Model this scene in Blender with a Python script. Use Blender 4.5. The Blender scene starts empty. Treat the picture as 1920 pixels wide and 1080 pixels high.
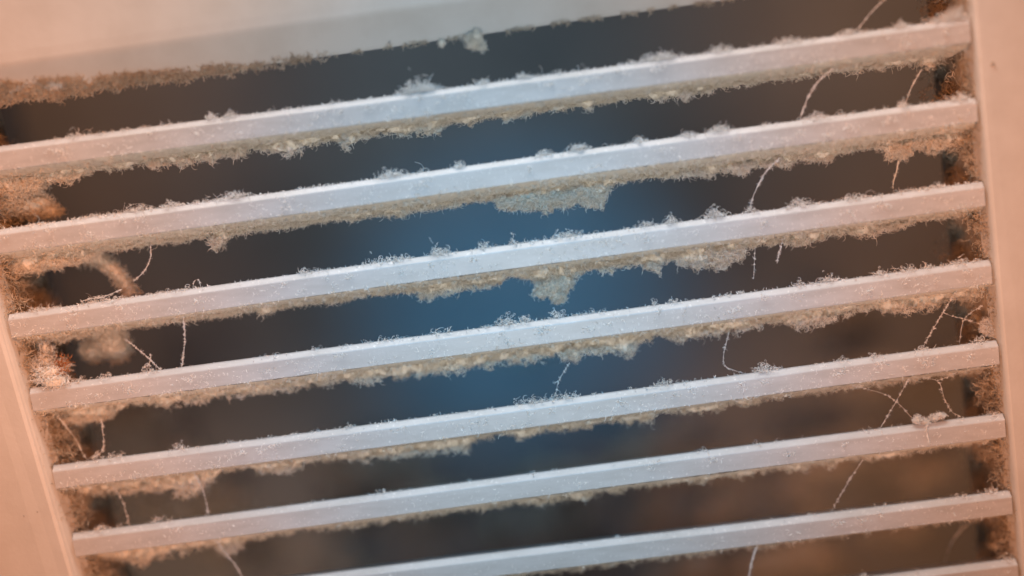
import bpy, math, random
import numpy as np
from mathutils import Matrix, Vector

MM = 0.001
rng = np.random.default_rng(7)
random.seed(7)
C = bpy.context.scene.collection

# ------------------------------------------------------------------ camera
F_PX = 2133.0
CAM = np.array([130.896, -279.92, -27.413])
RV = np.array([-0.1553, 0.1360, 0.0151])


def rotm(r):
    th = np.linalg.norm(r)
    k = r / th
    K = np.array([[0, -k[2], k[1]], [k[2], 0, -k[0]], [-k[1], k[0], 0]])
    return np.eye(3) + np.sin(th) * K + (1 - np.cos(th)) * K @ K


CM = rotm(RV) @ np.array([[1, 0, 0], [0, 0, -1], [0, 1, 0]], float)
cam_data = bpy.data.cameras.new('camera')
cam = bpy.data.objects.new('camera', cam_data)
C.objects.link(cam)
m4 = np.eye(4)
m4[:3, :3] = CM
m4[:3, 3] = CAM * MM
cam.matrix_world = Matrix(m4.tolist())
cam_data.sensor_width = 36.0
cam_data.lens = F_PX / 1920 * 36.0
cam_data.clip_start = 0.01
cam_data.clip_end = 20.0
cam_data.dof.use_dof = True
cam_data.dof.focus_distance = 0.2868
cam_data.dof.aperture_fstop = 1.8
cam_data.dof.aperture_blades = 0
bpy.context.scene.camera = cam


def at(px, py, y=0.0):
    """world point (mm) where the sight line through a photo pixel meets depth y."""
    d = CM @ np.array([(px - 960) / F_PX, -(py - 540) / F_PX, -1.0])
    return CAM + d * ((y - CAM[1]) / d[1])


# ------------------------------------------------------------------ world, added lights, exposure
sc = bpy.context.scene
w = bpy.data.worlds.new('World')
sc.world = w
w.use_nodes = True
bg = w.node_tree.nodes['Background']
bg.inputs[0].default_value = (1.0, 0.92, 0.88, 1)
bg.inputs[1].default_value = 0.14
sc.view_settings.view_transform = 'Standard'
sc.view_settings.look = 'None'
sc.view_settings.exposure = 0.08
sc.view_settings.gamma = 1.0
sc.cycles.max_bounces = 16
sc.cycles.diffuse_bounces = 8
sc.cycles.transmission_bounces = 10


LAMPS = {
    'overhead_key': (1.6000, (1.000, 0.930, 0.860)),
    'cool_wash': (2.6568, (0.020, 0.520, 1.000)),
    'duct_fill_cool': (0.6724, (0.020, 0.470, 1.000)),
    'duct_fill_lower': (0.0066, (0.600, 0.820, 1.000)),
    'duct_fill_neutral': (0.2668, (0.600, 0.820, 1.000)),
    'duct_fill_upper': (0.1663, (0.600, 0.820, 1.000)),
    'duct_fill_warm_left': (0.4187, (1.000, 0.460, 0.220)),
    'duct_fill_warm_lower_left': (0.5356, (1.000, 0.609, 0.393)),
    'duct_fill_warm_lower_right': (0.6193, (1.000, 0.460, 0.220)),
    'duct_fill_warm_right': (0.5538, (1.000, 0.496, 0.261)),
    'front_fill': (2.1994, (1.000, 0.985, 0.940)),
    'warm_wash_lower_left': (3.4996, (1.000, 0.312, 0.082)),
    'warm_wash_lower_right': (3.2511, (1.000, 0.304, 0.074)),
    'warm_wash_upper_left': (4.1995, (1.000, 0.312, 0.082)),
    'warm_wash_upper_right': (3.2511, (1.000, 0.304, 0.074)),
}


def aim(o, loc, target):
    o.location = Vector(loc) * MM
    d = (Vector(target) - Vector(loc)).normalized()
    o.rotation_euler = d.to_track_quat('-Z', 'Y').to_euler()


def spot(name, loc, target, angle, radius, blend=1.0):
    l = bpy.data.lights.new(name, 'SPOT')
    l.energy, l.color = LAMPS[name]
    l.spot_size = math.radians(angle)
    l.spot_blend = blend
    l.shadow_soft_size = radius * MM
    o = bpy.data.objects.new(name, l)
    C.objects.link(o)
    aim(o, loc, target)
    return o


def area(name, loc, target, sx, sy):
    l = bpy.data.lights.new(name, 'AREA')
    l.energy, l.color = LAMPS[name]
    l.shape = 'RECTANGLE'
    l.size = sx * MM
    l.size_y = sy * MM
    o = bpy.data.objects.new(name, l)
    C.objects.link(o)
    aim(o, loc, target)
    return o


area('overhead_key', (115, -55, 330), (118, 0, -70), 420, 60)  # added light overhead, brightens the slats' upper chamfers
spot('front_fill', (126, -330, -140), (119, 0, -45), 62, 45)  # added fill, set low to reach the dust under the slats
spot('cool_wash', (128, -310, 110), (121, 0, -82), 33, 25)  # added blue spot, tints the middle of the grille
spot('warm_wash_upper_left', (150, -310, 120), (-75, 0, -20), 50, 30)  # all four warm spots are added to tint the edges orange
spot('warm_wash_lower_left', (150, -310, -200), (-75, 0, -105), 50, 30)
spot('warm_wash_upper_right', (90, -310, 120), (318, 0, -35), 50, 30)
spot('warm_wash_lower_right', (90, -310, -200), (320, 0, -105), 50, 30)
spot('duct_fill_cool', (117, 32, -90), (121, 170, -102), 68, 6)  # added inside the duct to turn the central gaps blue
spot('duct_fill_neutral', (112, 32, -60), (114, 170, -80), 160, 6, 0.6)  # added fill, lifts the dark back wall; the duct has no lamp
spot('duct_fill_upper', (112, 32, -4), (112, 170, 18), 105, 6)  # added fill for the top gap
spot('duct_fill_lower', (112, 32, -150), (112, 170, -170), 120, 6)  # added fill behind the lower slats
spot('duct_fill_warm_left', (-30, 36, 10), (-52, 170, 20), 110, 8)  # the four warm duct spots are added to brown the outer gaps
spot('duct_fill_warm_lower_left', (-20, 36, -200), (-30, 170, -220), 120, 8)
spot('duct_fill_warm_right', (275, 36, 0), (296, 170, 0), 110, 8)
spot('duct_fill_warm_lower_right', (235, 36, -190), (262, 170, -215), 130, 8)


# ------------------------------------------------------------------ materials
def mat(name):
    m = bpy.data.materials.new(name)
    m.use_nodes = True
    nt = m.node_tree
    return m, nt, nt.nodes['Principled BSDF']


def noise(nt, scale, detail=4, rough=0.6):
    tc = nt.nodes.get('TC') or nt.nodes.new('ShaderNodeTexCoord')
    tc.name = 'TC'
    n = nt.nodes.new('ShaderNodeTexNoise')
    n.inputs['Scale'].default_value = scale
    n.inputs['Detail'].default_value = detail
    n.inputs['Roughness'].default_value = rough
    nt.links.new(tc.outputs['Object'], n.inputs['Vector'])
    return n


def ramp(nt, src, stops):
    r = nt.nodes.new('ShaderNodeValToRGB')
    e = r.color_ramp.elements
    while len(e) < len(stops):
        e.new(0.5)
    for k, (p, c) in enumerate(stops):
        e[k].position = p
        e[k].color = (*c, 1)
    nt.links.new(src, r.inputs[0])
    return r


def bump(nt, b, src, strength, dist):
    n = nt.nodes.new('ShaderNodeBump')
    n.inputs['Strength'].default_value = strength
    n.inputs['Distance'].default_value = dist
    nt.links.new(src, n.inputs['Height'])
    nt.links.new(n.outputs[0], b.inputs['Normal'])


def plastic(name, col, dirt, rough=0.42, speck=0.0, streak=(1, 1, 1)):
    m, nt, b = mat(name)
    n1 = noise(nt, 60, 6, 0.65)
    mp = nt.nodes.new('ShaderNodeMapping')
    mp.inputs['Scale'].default_value = streak
    nt.links.new(nt.nodes['TC'].outputs['Object'], mp.inputs['Vector'])
    nt.links.new(mp.outputs[0], n1.inputs['Vector'])
    n2 = noise(nt, 900, 3, 0.7)
    r = ramp(nt, n1.outputs[0], [(0.3, dirt), (0.62, col)])
    if speck:
        r2 = ramp(nt, n2.outputs[0], [(0.60, (0, 0, 0)), (0.72, (speck,) * 3)])
        mx = nt.nodes.new('ShaderNodeMix')
        mx.data_type = 'RGBA'
        nt.links.new(r2.outputs[0], mx.inputs[0])
        nt.links.new(r.outputs[0], mx.inputs[6])
        mx.inputs[7].default_value = (0.9, 0.88, 0.86, 1)
        nt.links.new(mx.outputs[2], b.inputs['Base Color'])
    else:
        nt.links.new(r.outputs[0], b.inputs['Base Color'])
    b.inputs['Roughness'].default_value = rough
    bump(nt, b, n2.outputs[0], 0.25, 0.0002)
    return m


def dustmat(name, cols, rough=1.0, scale=140, thin=0.25):
    m, nt, b = mat(name)
    g = nt.nodes.new('ShaderNodeNewGeometry')
    n1 = noise(nt, scale, 3)
    ad = nt.nodes.new('ShaderNodeMath')
    ad.operation = 'MULTIPLY_ADD'
    nt.links.new(g.outputs['Random Per Island'], ad.inputs[0])
    ad.inputs[1].default_value = 0.45
    sb = nt.nodes.new('ShaderNodeMath')
    sb.operation = 'MULTIPLY_ADD'
    nt.links.new(n1.outputs[0], sb.inputs[0])
    sb.inputs[1].default_value = 1.3
    sb.inputs[2].default_value = -0.38
    nt.links.new(sb.outputs[0], ad.inputs[2])
    r = ramp(nt, ad.outputs[0], [(0.0, cols[0]), (0.5, cols[1]), (1.0, cols[2])])
    nt.links.new(r.outputs[0], b.inputs['Base Color'])
    b.inputs['Roughness'].default_value = rough
    b.inputs['Specular IOR Level'].default_value = 0.1
    if thin:                                                  # fine lint lets light through
        t = nt.nodes.new('ShaderNodeBsdfTranslucent')
        nt.links.new(r.outputs[0], t.inputs[0])
        mx = nt.nodes.new('ShaderNodeMixShader')
        mx.inputs[0].default_value = thin
        nt.links.new(b.outputs[0], mx.inputs[1])
        nt.links.new(t.outputs[0], mx.inputs[2])
        nt.links.new(mx.outputs[0], nt.nodes['Material Output'].inputs['Surface'])
    return m


M_FRAME = plastic('white_painted_frame', (0.54, 0.525, 0.50), (0.48, 0.46, 0.43), 0.5)
M_SLAT = plastic('white_plastic_slat', (0.50, 0.50, 0.505), (0.41, 0.405, 0.40), 0.40, 0.5, (1, 1, 5))
M_DUST = dustmat('beige_dust', ((0.68, 0.615, 0.52), (0.88, 0.82, 0.725), (0.955, 0.915, 0.84)), scale=620)
M_CORE = dustmat('dust_felt', ((0.48, 0.425, 0.355), (0.73, 0.67, 0.575), (0.86, 0.81, 0.715)), scale=900, thin=0)  # darker than the loose strands, so its colour shades the pits between them
M_LINT = dustmat('pale_lint', ((0.72, 0.70, 0.68), (0.80, 0.79, 0.77), (0.88, 0.87, 0.86)), thin=0.1)
M_BROWN = dustmat('brown_dust', ((0.40, 0.335, 0.26), (0.60, 0.52, 0.42), (0.76, 0.68, 0.57)))
M_OLD = dustmat('old_brown_lint', ((0.20, 0.175, 0.145), (0.33, 0.285, 0.24), (0.46, 0.40, 0.345)), scale=60, thin=0)
M_RUST = dustmat('rusty_lint', ((0.45, 0.16, 0.06), (0.62, 0.27, 0.11), (0.75, 0.45, 0.26)))

M_NECK, nt, b = mat('dusty_neck')
n1 = noise(nt, 110, 6, 0.7)
r = ramp(nt, n1.outputs[0], [(0.32, (0.28, 0.22, 0.16)), (0.55, (0.45, 0.37, 0.28)), (0.75, (0.65, 0.56, 0.46))])
nt.links.new(r.outputs[0], b.inputs['Base Color'])
b.inputs['Roughness'].default_value = 0.95
bump(nt, b, n1.outputs[0], 0.8, 0.002)

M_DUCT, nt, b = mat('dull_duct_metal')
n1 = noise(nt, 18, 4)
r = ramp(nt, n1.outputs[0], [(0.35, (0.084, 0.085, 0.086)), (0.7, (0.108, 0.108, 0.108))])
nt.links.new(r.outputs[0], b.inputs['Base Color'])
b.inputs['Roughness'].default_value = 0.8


# ------------------------------------------------------------------ mesh helpers
def vnoise(p, seed=0):
    p = np.asarray(p, float)
    i = np.floor(p).astype(np.int64)
    f = p - i
    f = f * f * (3 - 2 * f)
    out = np.zeros(len(p))
    for dx in (0, 1):
        for dy in (0, 1):
            for dz in (0, 1):
                h = (i[:, 0] + dx) * 374761393 + (i[:, 1] + dy) * 668265263 + (i[:, 2] + dz) * 2147483647 + seed * 974711
                h = (h ^ (h >> 13)) * 1274126177
                h = (h ^ (h >> 16)) & 0xFFFFFF
                wgt = (f[:, 0] if dx else 1 - f[:, 0]) * (f[:, 1] if dy else 1 - f[:, 1]) * (f[:, 2] if dz else 1 - f[:, 2])
                out += wgt * h / 0xFFFFFF
    return out


class MB:
    def __init__(self):
        self.v = []
        self.f = []
        self.mi = []
        self.n = 0

    def add(self, v, f, mi=0):
        v = np.asarray(v, float).reshape(-1, 3)
        f = np.asarray(f, int)
        self.v.append(v)
        self.f.append(f + self.n)
        self.mi.append(np.full(len(f), mi))
        self.n += len(v)

    def tris(self):
        return sum(len(f) * (f.shape[1] - 2) for f in self.f)

    def build(self, name, mats, parent=None, smooth=True, origin=None):
        me = bpy.data.meshes.new(name)
        v = np.concatenate(self.v)
        o = np.array(origin if origin is not None else (0, 0, 0), float)
        v = (v - o) * MM
        me.vertices.add(len(v))
        me.vertices.foreach_set('co', v.astype(np.float32).ravel())
        loops = np.concatenate([f.ravel() for f in self.f])
        sizes = np.concatenate([np.full(len(f), f.shape[1]) for f in self.f])
        starts = np.concatenate([[0], np.cumsum(sizes)[:-1]])
        me.loops.add(len(loops))
        me.loops.foreach_set('vertex_index', loops.astype(np.int32))
        me.polygons.add(len(sizes))
        me.polygons.foreach_set('loop_start', starts.astype(np.int32))
        me.polygons.foreach_set('material_index', np.concatenate(self.mi).astype(np.int32))
        me.polygons.foreach_set('use_smooth', np.full(len(sizes), bool(smooth)))
        me.update(calc_edges=True)
        me.validate()
        for mm in (mats if isinstance(mats, (list, tuple)) else [mats]):
            me.materials.append(mm)
        ob = bpy.data.objects.new(name, me)
        C.objects.link(ob)
        ob.location = Vector(o) * MM
        if parent is not None:
            ob.parent = parent
        return ob


def tag(o, label=None, cat=None, group=None, kind=None):
    for k, val in (('label', label), ('category', cat), ('group', group), ('kind', kind)):
        if val:
            o[k] = val
    return o


def fibers(mb, p0, d0, length, width, curl, segs=3, jitter=0.5, mi=0, r=rng):
    """curly three-sided strands, all at once: p0 (n,3) starts, d0 (n,3) directions, in mm."""
    n = len(p0)
    if n == 0:
        return
    d = d0 / (np.linalg.norm(d0, axis=1, keepdims=True) + 1e-9)
    ax = r.normal(size=(n, 3))
    ax /= np.linalg.norm(ax, axis=1, keepdims=True)
    length = np.broadcast_to(length, (n,))
    width = np.broadcast_to(width, (n,))
    curl = np.broadcast_to(curl, (n,))
    step = (length / segs)[:, None]
    ang = (curl / segs)[:, None]
    p = p0.copy()
    rings = []
    for k in range(segs + 1):
        u = np.cross(d, ax)
        u /= np.linalg.norm(u, axis=1, keepdims=True) + 1e-9
        q = np.cross(d, u)
        taper = 1.0 - 0.55 * (k / segs) ** 2
        wv = (width * 0.5 * taper)[:, None]
        rings.append(np.stack([p + wv * (u * math.cos(a) + q * math.sin(a)) for a in (0, 2.094, 4.189)], 1))
        p = p + d * step
        d = d * np.cos(ang) + np.cross(ax, d) * np.sin(ang) + r.normal(size=(n, 3)) * jitter * 0.5 / segs
        d /= np.linalg.norm(d, axis=1, keepdims=True) + 1e-9
    V = np.stack(rings, 1).reshape(n, -1, 3)                 # n, (segs+1)*3, 3
    f = []
    for k in range(segs):
        for a in range(2):                                    # lint is a split, folded sliver: two of three sides
            b2 = a + 1
            f.append((k * 3 + a, k * 3 + b2, (k + 1) * 3 + b2, (k + 1) * 3 + a))
    f = np.array(f)
    F = (f[None] + (np.arange(n) * (segs + 1) * 3)[:, None, None]).reshape(-1, 4)
    mb.add(V.reshape(-1, 3), F, mi)


def rdir(n, bias=(0, 0, 0), r=rng):
    return r.normal(size=(n, 3)) + np.asarray(bias, float)


def lump(mb, c, rad, seed, nu=20, nv=12, amp=0.35, freq=0.35, mi=0):
    """uneven closed blob of felted dust."""
    c = np.asarray(c, float)
    rad = np.broadcast_to(np.asarray(rad, float), (3,))
    pts = [(0, 0, 1)]
    for j in range(1, nv):
        th = math.pi * j / nv
        for i in range(nu):
            ph = 2 * math.pi * i / nu
            pts.append((math.sin(th) * math.cos(ph), math.sin(th) * math.sin(ph), math.cos(th)))
    pts.append((0, 0, -1))
    pts = np.array(pts)
    P = pts * rad
    k = 1 + amp * (vnoise((P + c) * freq * 2, seed) - 0.5) * 2 + amp * 0.6 * (vnoise((P + c) * freq * 6, seed + 1) - 0.5) * 2
    P = P * k[:, None] + c
    f = []
    last = len(pts) - 1
    quads = []
    for i in range(nu):
        i2 = (i + 1) % nu
        f.append((0, 1 + i, 1 + i2))
        f.append((last, last - nu + i2, last - nu + i))
        for j in range(nv - 2):
            a = 1 + j * nu
            quads.append((a + i, a + nu + i, a + nu + i2, a + i2))
    base = mb.n
    mb.add(P, np.array(f), mi)
    # share the same vertices for the quads
    mb.f.append(np.array(quads) + base)
    mb.mi.append(np.full(len(quads), mi))


def prism(mb, A, B, prof, mi=0):
    """profile (y,z) swept from A to B (x and z offsets), with end caps."""
    prof = np.array(prof, float)
    n = len(prof)
    va = np.stack([np.full(n, A[0]), A[1] + prof[:, 0], A[2] + prof[:, 1]], 1)
    vb = np.stack([np.full(n, B[0]), B[1] + prof[:, 0], B[2] + prof[:, 1]], 1)
    f = [(i, (i + 1) % n, n + (i + 1) % n, n + i) for i in range(n)]
    base = mb.n
    mb.add(np.vstack([va, vb]), np.array(f), mi)
    mb.f.append(np.array([list(range(n))[::-1]]) + base)
    mb.mi.append(np.array([mi]))
    mb.f.append(np.array([list(range(n, 2 * n))]) + base)
    mb.mi.append(np.array([mi]))


def box(mb, lo, hi, mi=0):
    x0, y0, z0 = lo
    x1, y1, z1 = hi
    v = [(x0, y0, z0), (x1, y0, z0), (x1, y1, z0), (x0, y1, z0), (x0, y0, z1), (x1, y0, z1), (x1, y1, z1), (x0, y1, z1)]
    mb.add(v, [(0, 3, 2, 1), (4, 5, 6, 7), (0, 1, 5, 4), (1, 2, 6, 5), (2, 3, 7, 6), (3, 0, 4, 7)], mi)


def curve_pts(ctrl, step=0.5):
    """Catmull-Rom through control points, resampled."""
    c = [np.asarray(p, float) for p in ctrl]
    if len(c) == 2:
        mid = (c[0] + c[1]) / 2 + np.array([0, 0, -0.03 * np.linalg.norm(c[1] - c[0])])
        c = [c[0], mid, c[1]]
    c = [2 * c[0] - c[1]] + c + [2 * c[-1] - c[-2]]
    out = []
    for i in range(1, len(c) - 2):
        n = max(2, int(np.linalg.norm(c[i + 1] - c[i]) / step))
        for k in range(n):
            t = k / n
            p0, p1, p2, p3 = c[i - 1:i + 3]
            out.append(0.5 * (2 * p1 + (p2 - p0) * t + (2 * p0 - 5 * p1 + 4 * p2 - p3) * t * t + (3 * p1 - p0 - 3 * p2 + p3) * t ** 3))
    out.append(c[-2])
    return np.array(out)


def tube(mb, P, R, sides=6, mi=0):
    P = np.asarray(P, float)
    n = len(P)
    R = np.broadcast_to(R, (n,))
    T = np.gradient(P, axis=0)
    T /= np.linalg.norm(T, axis=1, keepdims=True) + 1e-9
    up = np.array([0.13, 0.97, 0.2])
    U = np.cross(T, up)
    U /= np.linalg.norm(U, axis=1, keepdims=True) + 1e-9
    W = np.cross(T, U)
    V = np.stack([P + R[:, None] * (U * math.cos(a) + W * math.sin(a)) for a in np.arange(sides) * 2 * math.pi / sides], 1)
    f = [(k * sides + a, k * sides + (a + 1) % sides, (k + 1) * sides + (a + 1) % sides, (k + 1) * sides + a)
         for k in range(n - 1) for a in range(sides)]
    mb.add(V.reshape(-1, 3), np.array(f), mi)


# ------------------------------------------------------------------ measured layout of the grille
SL_TOP = {  # points seen along each slat's top front edge, with the end pixels
    1: [(0, 275), (640, 190), (1280, 107), (1817, 33)],
    2: [(0, 432), (493, 360), (1280, 258), (1828, 183)],
    3: [(15, 590), (640, 503), (1280, 418), (1843, 340)],
    4: [(55, 728), (640, 654), (1280, 568), (1853, 487)],
    5: [(100, 875), (640, 806), (1280, 722), (1868, 640)],
    6: [(135, 1003), (640, 938), (1280, 852), (1883, 779)],
    7: [(640, 1077), (1280, 997), (1893, 923)],
    8: [(1610, 1091), (1907, 1052)],
}
lp = np.array([at(15, 590), at(55, 728), at(100, 875), at(135, 1003)])
LB, LA = np.polyfit(lp[:, 2], lp[:, 0], 1)                   # left jamb x = LA + LB z
rp = np.array([at(*SL_TOP[i][-1]) for i in range(1, 9)])
RB, RA = np.polyfit(rp[:, 2], rp[:, 0], 1)


def xl(z):
    return LA + LB * z


def xr(z):
    return RA + RB * z


lines = {}
for i, pts in SL_TOP.items():
    P = np.array([at(*p) for p in pts])
    if i == 8:
        lines[i] = (lines[7][0], P[-1, 2] - lines[7][0] * P[-1, 0])
    else:
        lines[i] = np.polyfit(P[:, 0], P[:, 2], 1)
for i in (9, 10):
    lines[i] = (lines[8][0], lines[8][1] - 19.6 * (i - 8))
N_SLAT = 10


def zt(i, x):
    return lines[i][0] * x + lines[i][1]


TILTS = {1: 0.17, 2: 0.27, 3: 0.20, 4: 0.25, 5: 0.29, 6: 0.33, 7: 0.36, 8: 0.38, 9: 0.38, 10: 0.38}


def slat_prof(i):
    t = TILTS[i]
    return [(0.0, -1.45), (0.1, -1.2), (1.1, -0.15), (1.5, 0.0), (2.0, -0.06), (12.0, -0.06 - 10 * t), (12.35, -0.5 - 10 * t), (12.2, -5.95 - 10.2 * t),
            (11.8, -6.3 - 10.4 * t), (0.7, -6.02), (0.3, -5.98), (0.12, -5.8)]


def zbot(i, x, y):                                            # underside of slat i
    return zt(i, x) - 6.05 - (y - 1.0) * (TILTS[i] + 0.02)


def ztop(i, x, y):                                            # upper side: chamfer, then the sloping back
    return zt(i, x) - np.where(y < 1.1, 0.15 + (1.1 - y) * 1.05, 0.0) - np.maximum(0, y - 2.0) * TILTS[i]


# ------------------------------------------------------------------ duct behind the vent, wall round it
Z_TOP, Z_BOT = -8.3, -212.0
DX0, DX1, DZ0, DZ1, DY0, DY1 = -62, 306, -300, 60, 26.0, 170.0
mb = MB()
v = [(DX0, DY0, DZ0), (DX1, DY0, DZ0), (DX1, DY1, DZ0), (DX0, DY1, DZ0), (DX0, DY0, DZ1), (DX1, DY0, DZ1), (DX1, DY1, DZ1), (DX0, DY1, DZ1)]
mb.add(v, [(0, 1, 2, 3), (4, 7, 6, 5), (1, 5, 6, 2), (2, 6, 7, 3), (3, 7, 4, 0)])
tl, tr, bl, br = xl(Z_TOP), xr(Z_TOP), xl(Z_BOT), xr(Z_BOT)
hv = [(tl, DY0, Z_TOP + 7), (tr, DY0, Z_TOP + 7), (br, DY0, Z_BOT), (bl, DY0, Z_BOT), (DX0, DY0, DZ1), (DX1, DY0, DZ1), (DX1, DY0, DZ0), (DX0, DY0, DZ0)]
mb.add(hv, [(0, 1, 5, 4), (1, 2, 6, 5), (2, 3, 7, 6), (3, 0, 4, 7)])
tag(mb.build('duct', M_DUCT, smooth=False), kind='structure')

# ------------------------------------------------------------------ the air vent
vent = bpy.data.objects.new('air_vent', None)
C.objects.link(vent)
vent.location = Vector((0, 0, 0))
tag(vent, 'white plastic air vent grille with dust clogged horizontal slats', 'air vent')

# frame: mitred loop of section (inset outward, y, z-grow); each corner follows the opening
sec = [(0.0, 24.0), (0.0, 3.5), (0.5, 2.6), (1.9, 0.4), (2.5, -0.5), (3.3, -1.0), (9.0, -1.5), (34.0, -1.5), (36.5, -0.8), (37.5, 1.0), (37.5, 9.0)]
sec_top = [(0.0, 24.0), (0.0, 4.5), (0.7, 3.9), (7.0, -0.6), (7.8, -1.1), (8.6, -1.4), (11.0, -1.5), (38.0, -1.5), (40.5, -0.8), (41.5, 1.0), (41.5, 9.0)]
rings = []
for k in range(len(sec)):
    s, y = sec[k]
    st, yt = sec_top[k]
    zt_, zb_ = Z_TOP + st, Z_BOT - s
    yy = y
    sr = s * 0.55 if s < 4 else s
    rings.append([(xl(zt_) - s, y, zt_ + 7), (xr(zt_) + sr, y, zt_ + 7), (xr(zb_) + sr, y, zb_), (xl(zb_) - s, y, zb_)] if k == 0 else [(xl(zt_) - s, yt, zt_), (xr(zt_) + sr, yt, zt_), (xr(zb_) + sr, y, zb_), (xl(zb_) - s, y, zb_)])
# keep the side rails' own depth all the way up: side rails use y, top rail uses yt, corners share yt
mb = MB()
V = np.array(rings).reshape(-1, 3)
f = []
for k in range(len(sec) - 1):
    for c in range(4):
        c2 = (c + 1) % 4
        f.append((k * 4 + c, (k + 1) * 4 + c, (k + 1) * 4 + c2, k * 4 + c2))
neck = [q for q in f[:4]]
mb.add(V, np.array(f[4:]))
fr = mb.build('frame', M_FRAME, vent, smooth=False)
mb = MB()
mb.add(V[:8], np.array([[(a if a < 4 else a) for a in q] for q in neck]))
# the neck also runs back to the duct
ext = V[:4].copy()
ext2 = V[:4].copy()
ext2[:, 1] = DY0 + 0.5
mb.add(np.vstack([ext2, ext]), np.array([(c, 4 + c, 4 + (c + 1) % 4, (c + 1) % 4) for c in range(4)]))
mb.build('neck', M_NECK, vent, smooth=False)

for i in range(1, N_SLAT + 1):
    z0 = zt(i, 0)
    a = xl(zt(i, 0)) - 0.3
    b_ = xr(zt(i, 240)) + 0.3
    mb = MB()
    n = 25
    prof = np.array(slat_prof(i))
    m_ = len(prof)
    xs = np.linspace(a, b_, n)
    bow = 0.18 * np.sin(xs / 40 + i * 1.7)
    V = np.concatenate([np.stack([np.full(m_, x), prof[:, 0], zt(i, x) + bw + prof[:, 1]], 1) for x, bw in zip(xs, bow)])
    F = [(k * m_ + j, k * m_ + (j + 1) % m_, (k + 1) * m_ + (j + 1) % m_, (k + 1) * m_ + j) for k in range(n - 1) for j in range(m_)]
    mb.add(V, np.array(F))
    mb.f.append(np.array([list(range(m_))[::-1]])); mb.mi.append(np.array([0]))
    mb.f.append(np.array([[(n - 1) * m_ + j for j in range(m_)]])); mb.mi.append(np.array([0]))
    mb.build('slat', M_SLAT, vent, smooth=False, origin=(a, 0, zt(i, a)))

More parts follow.
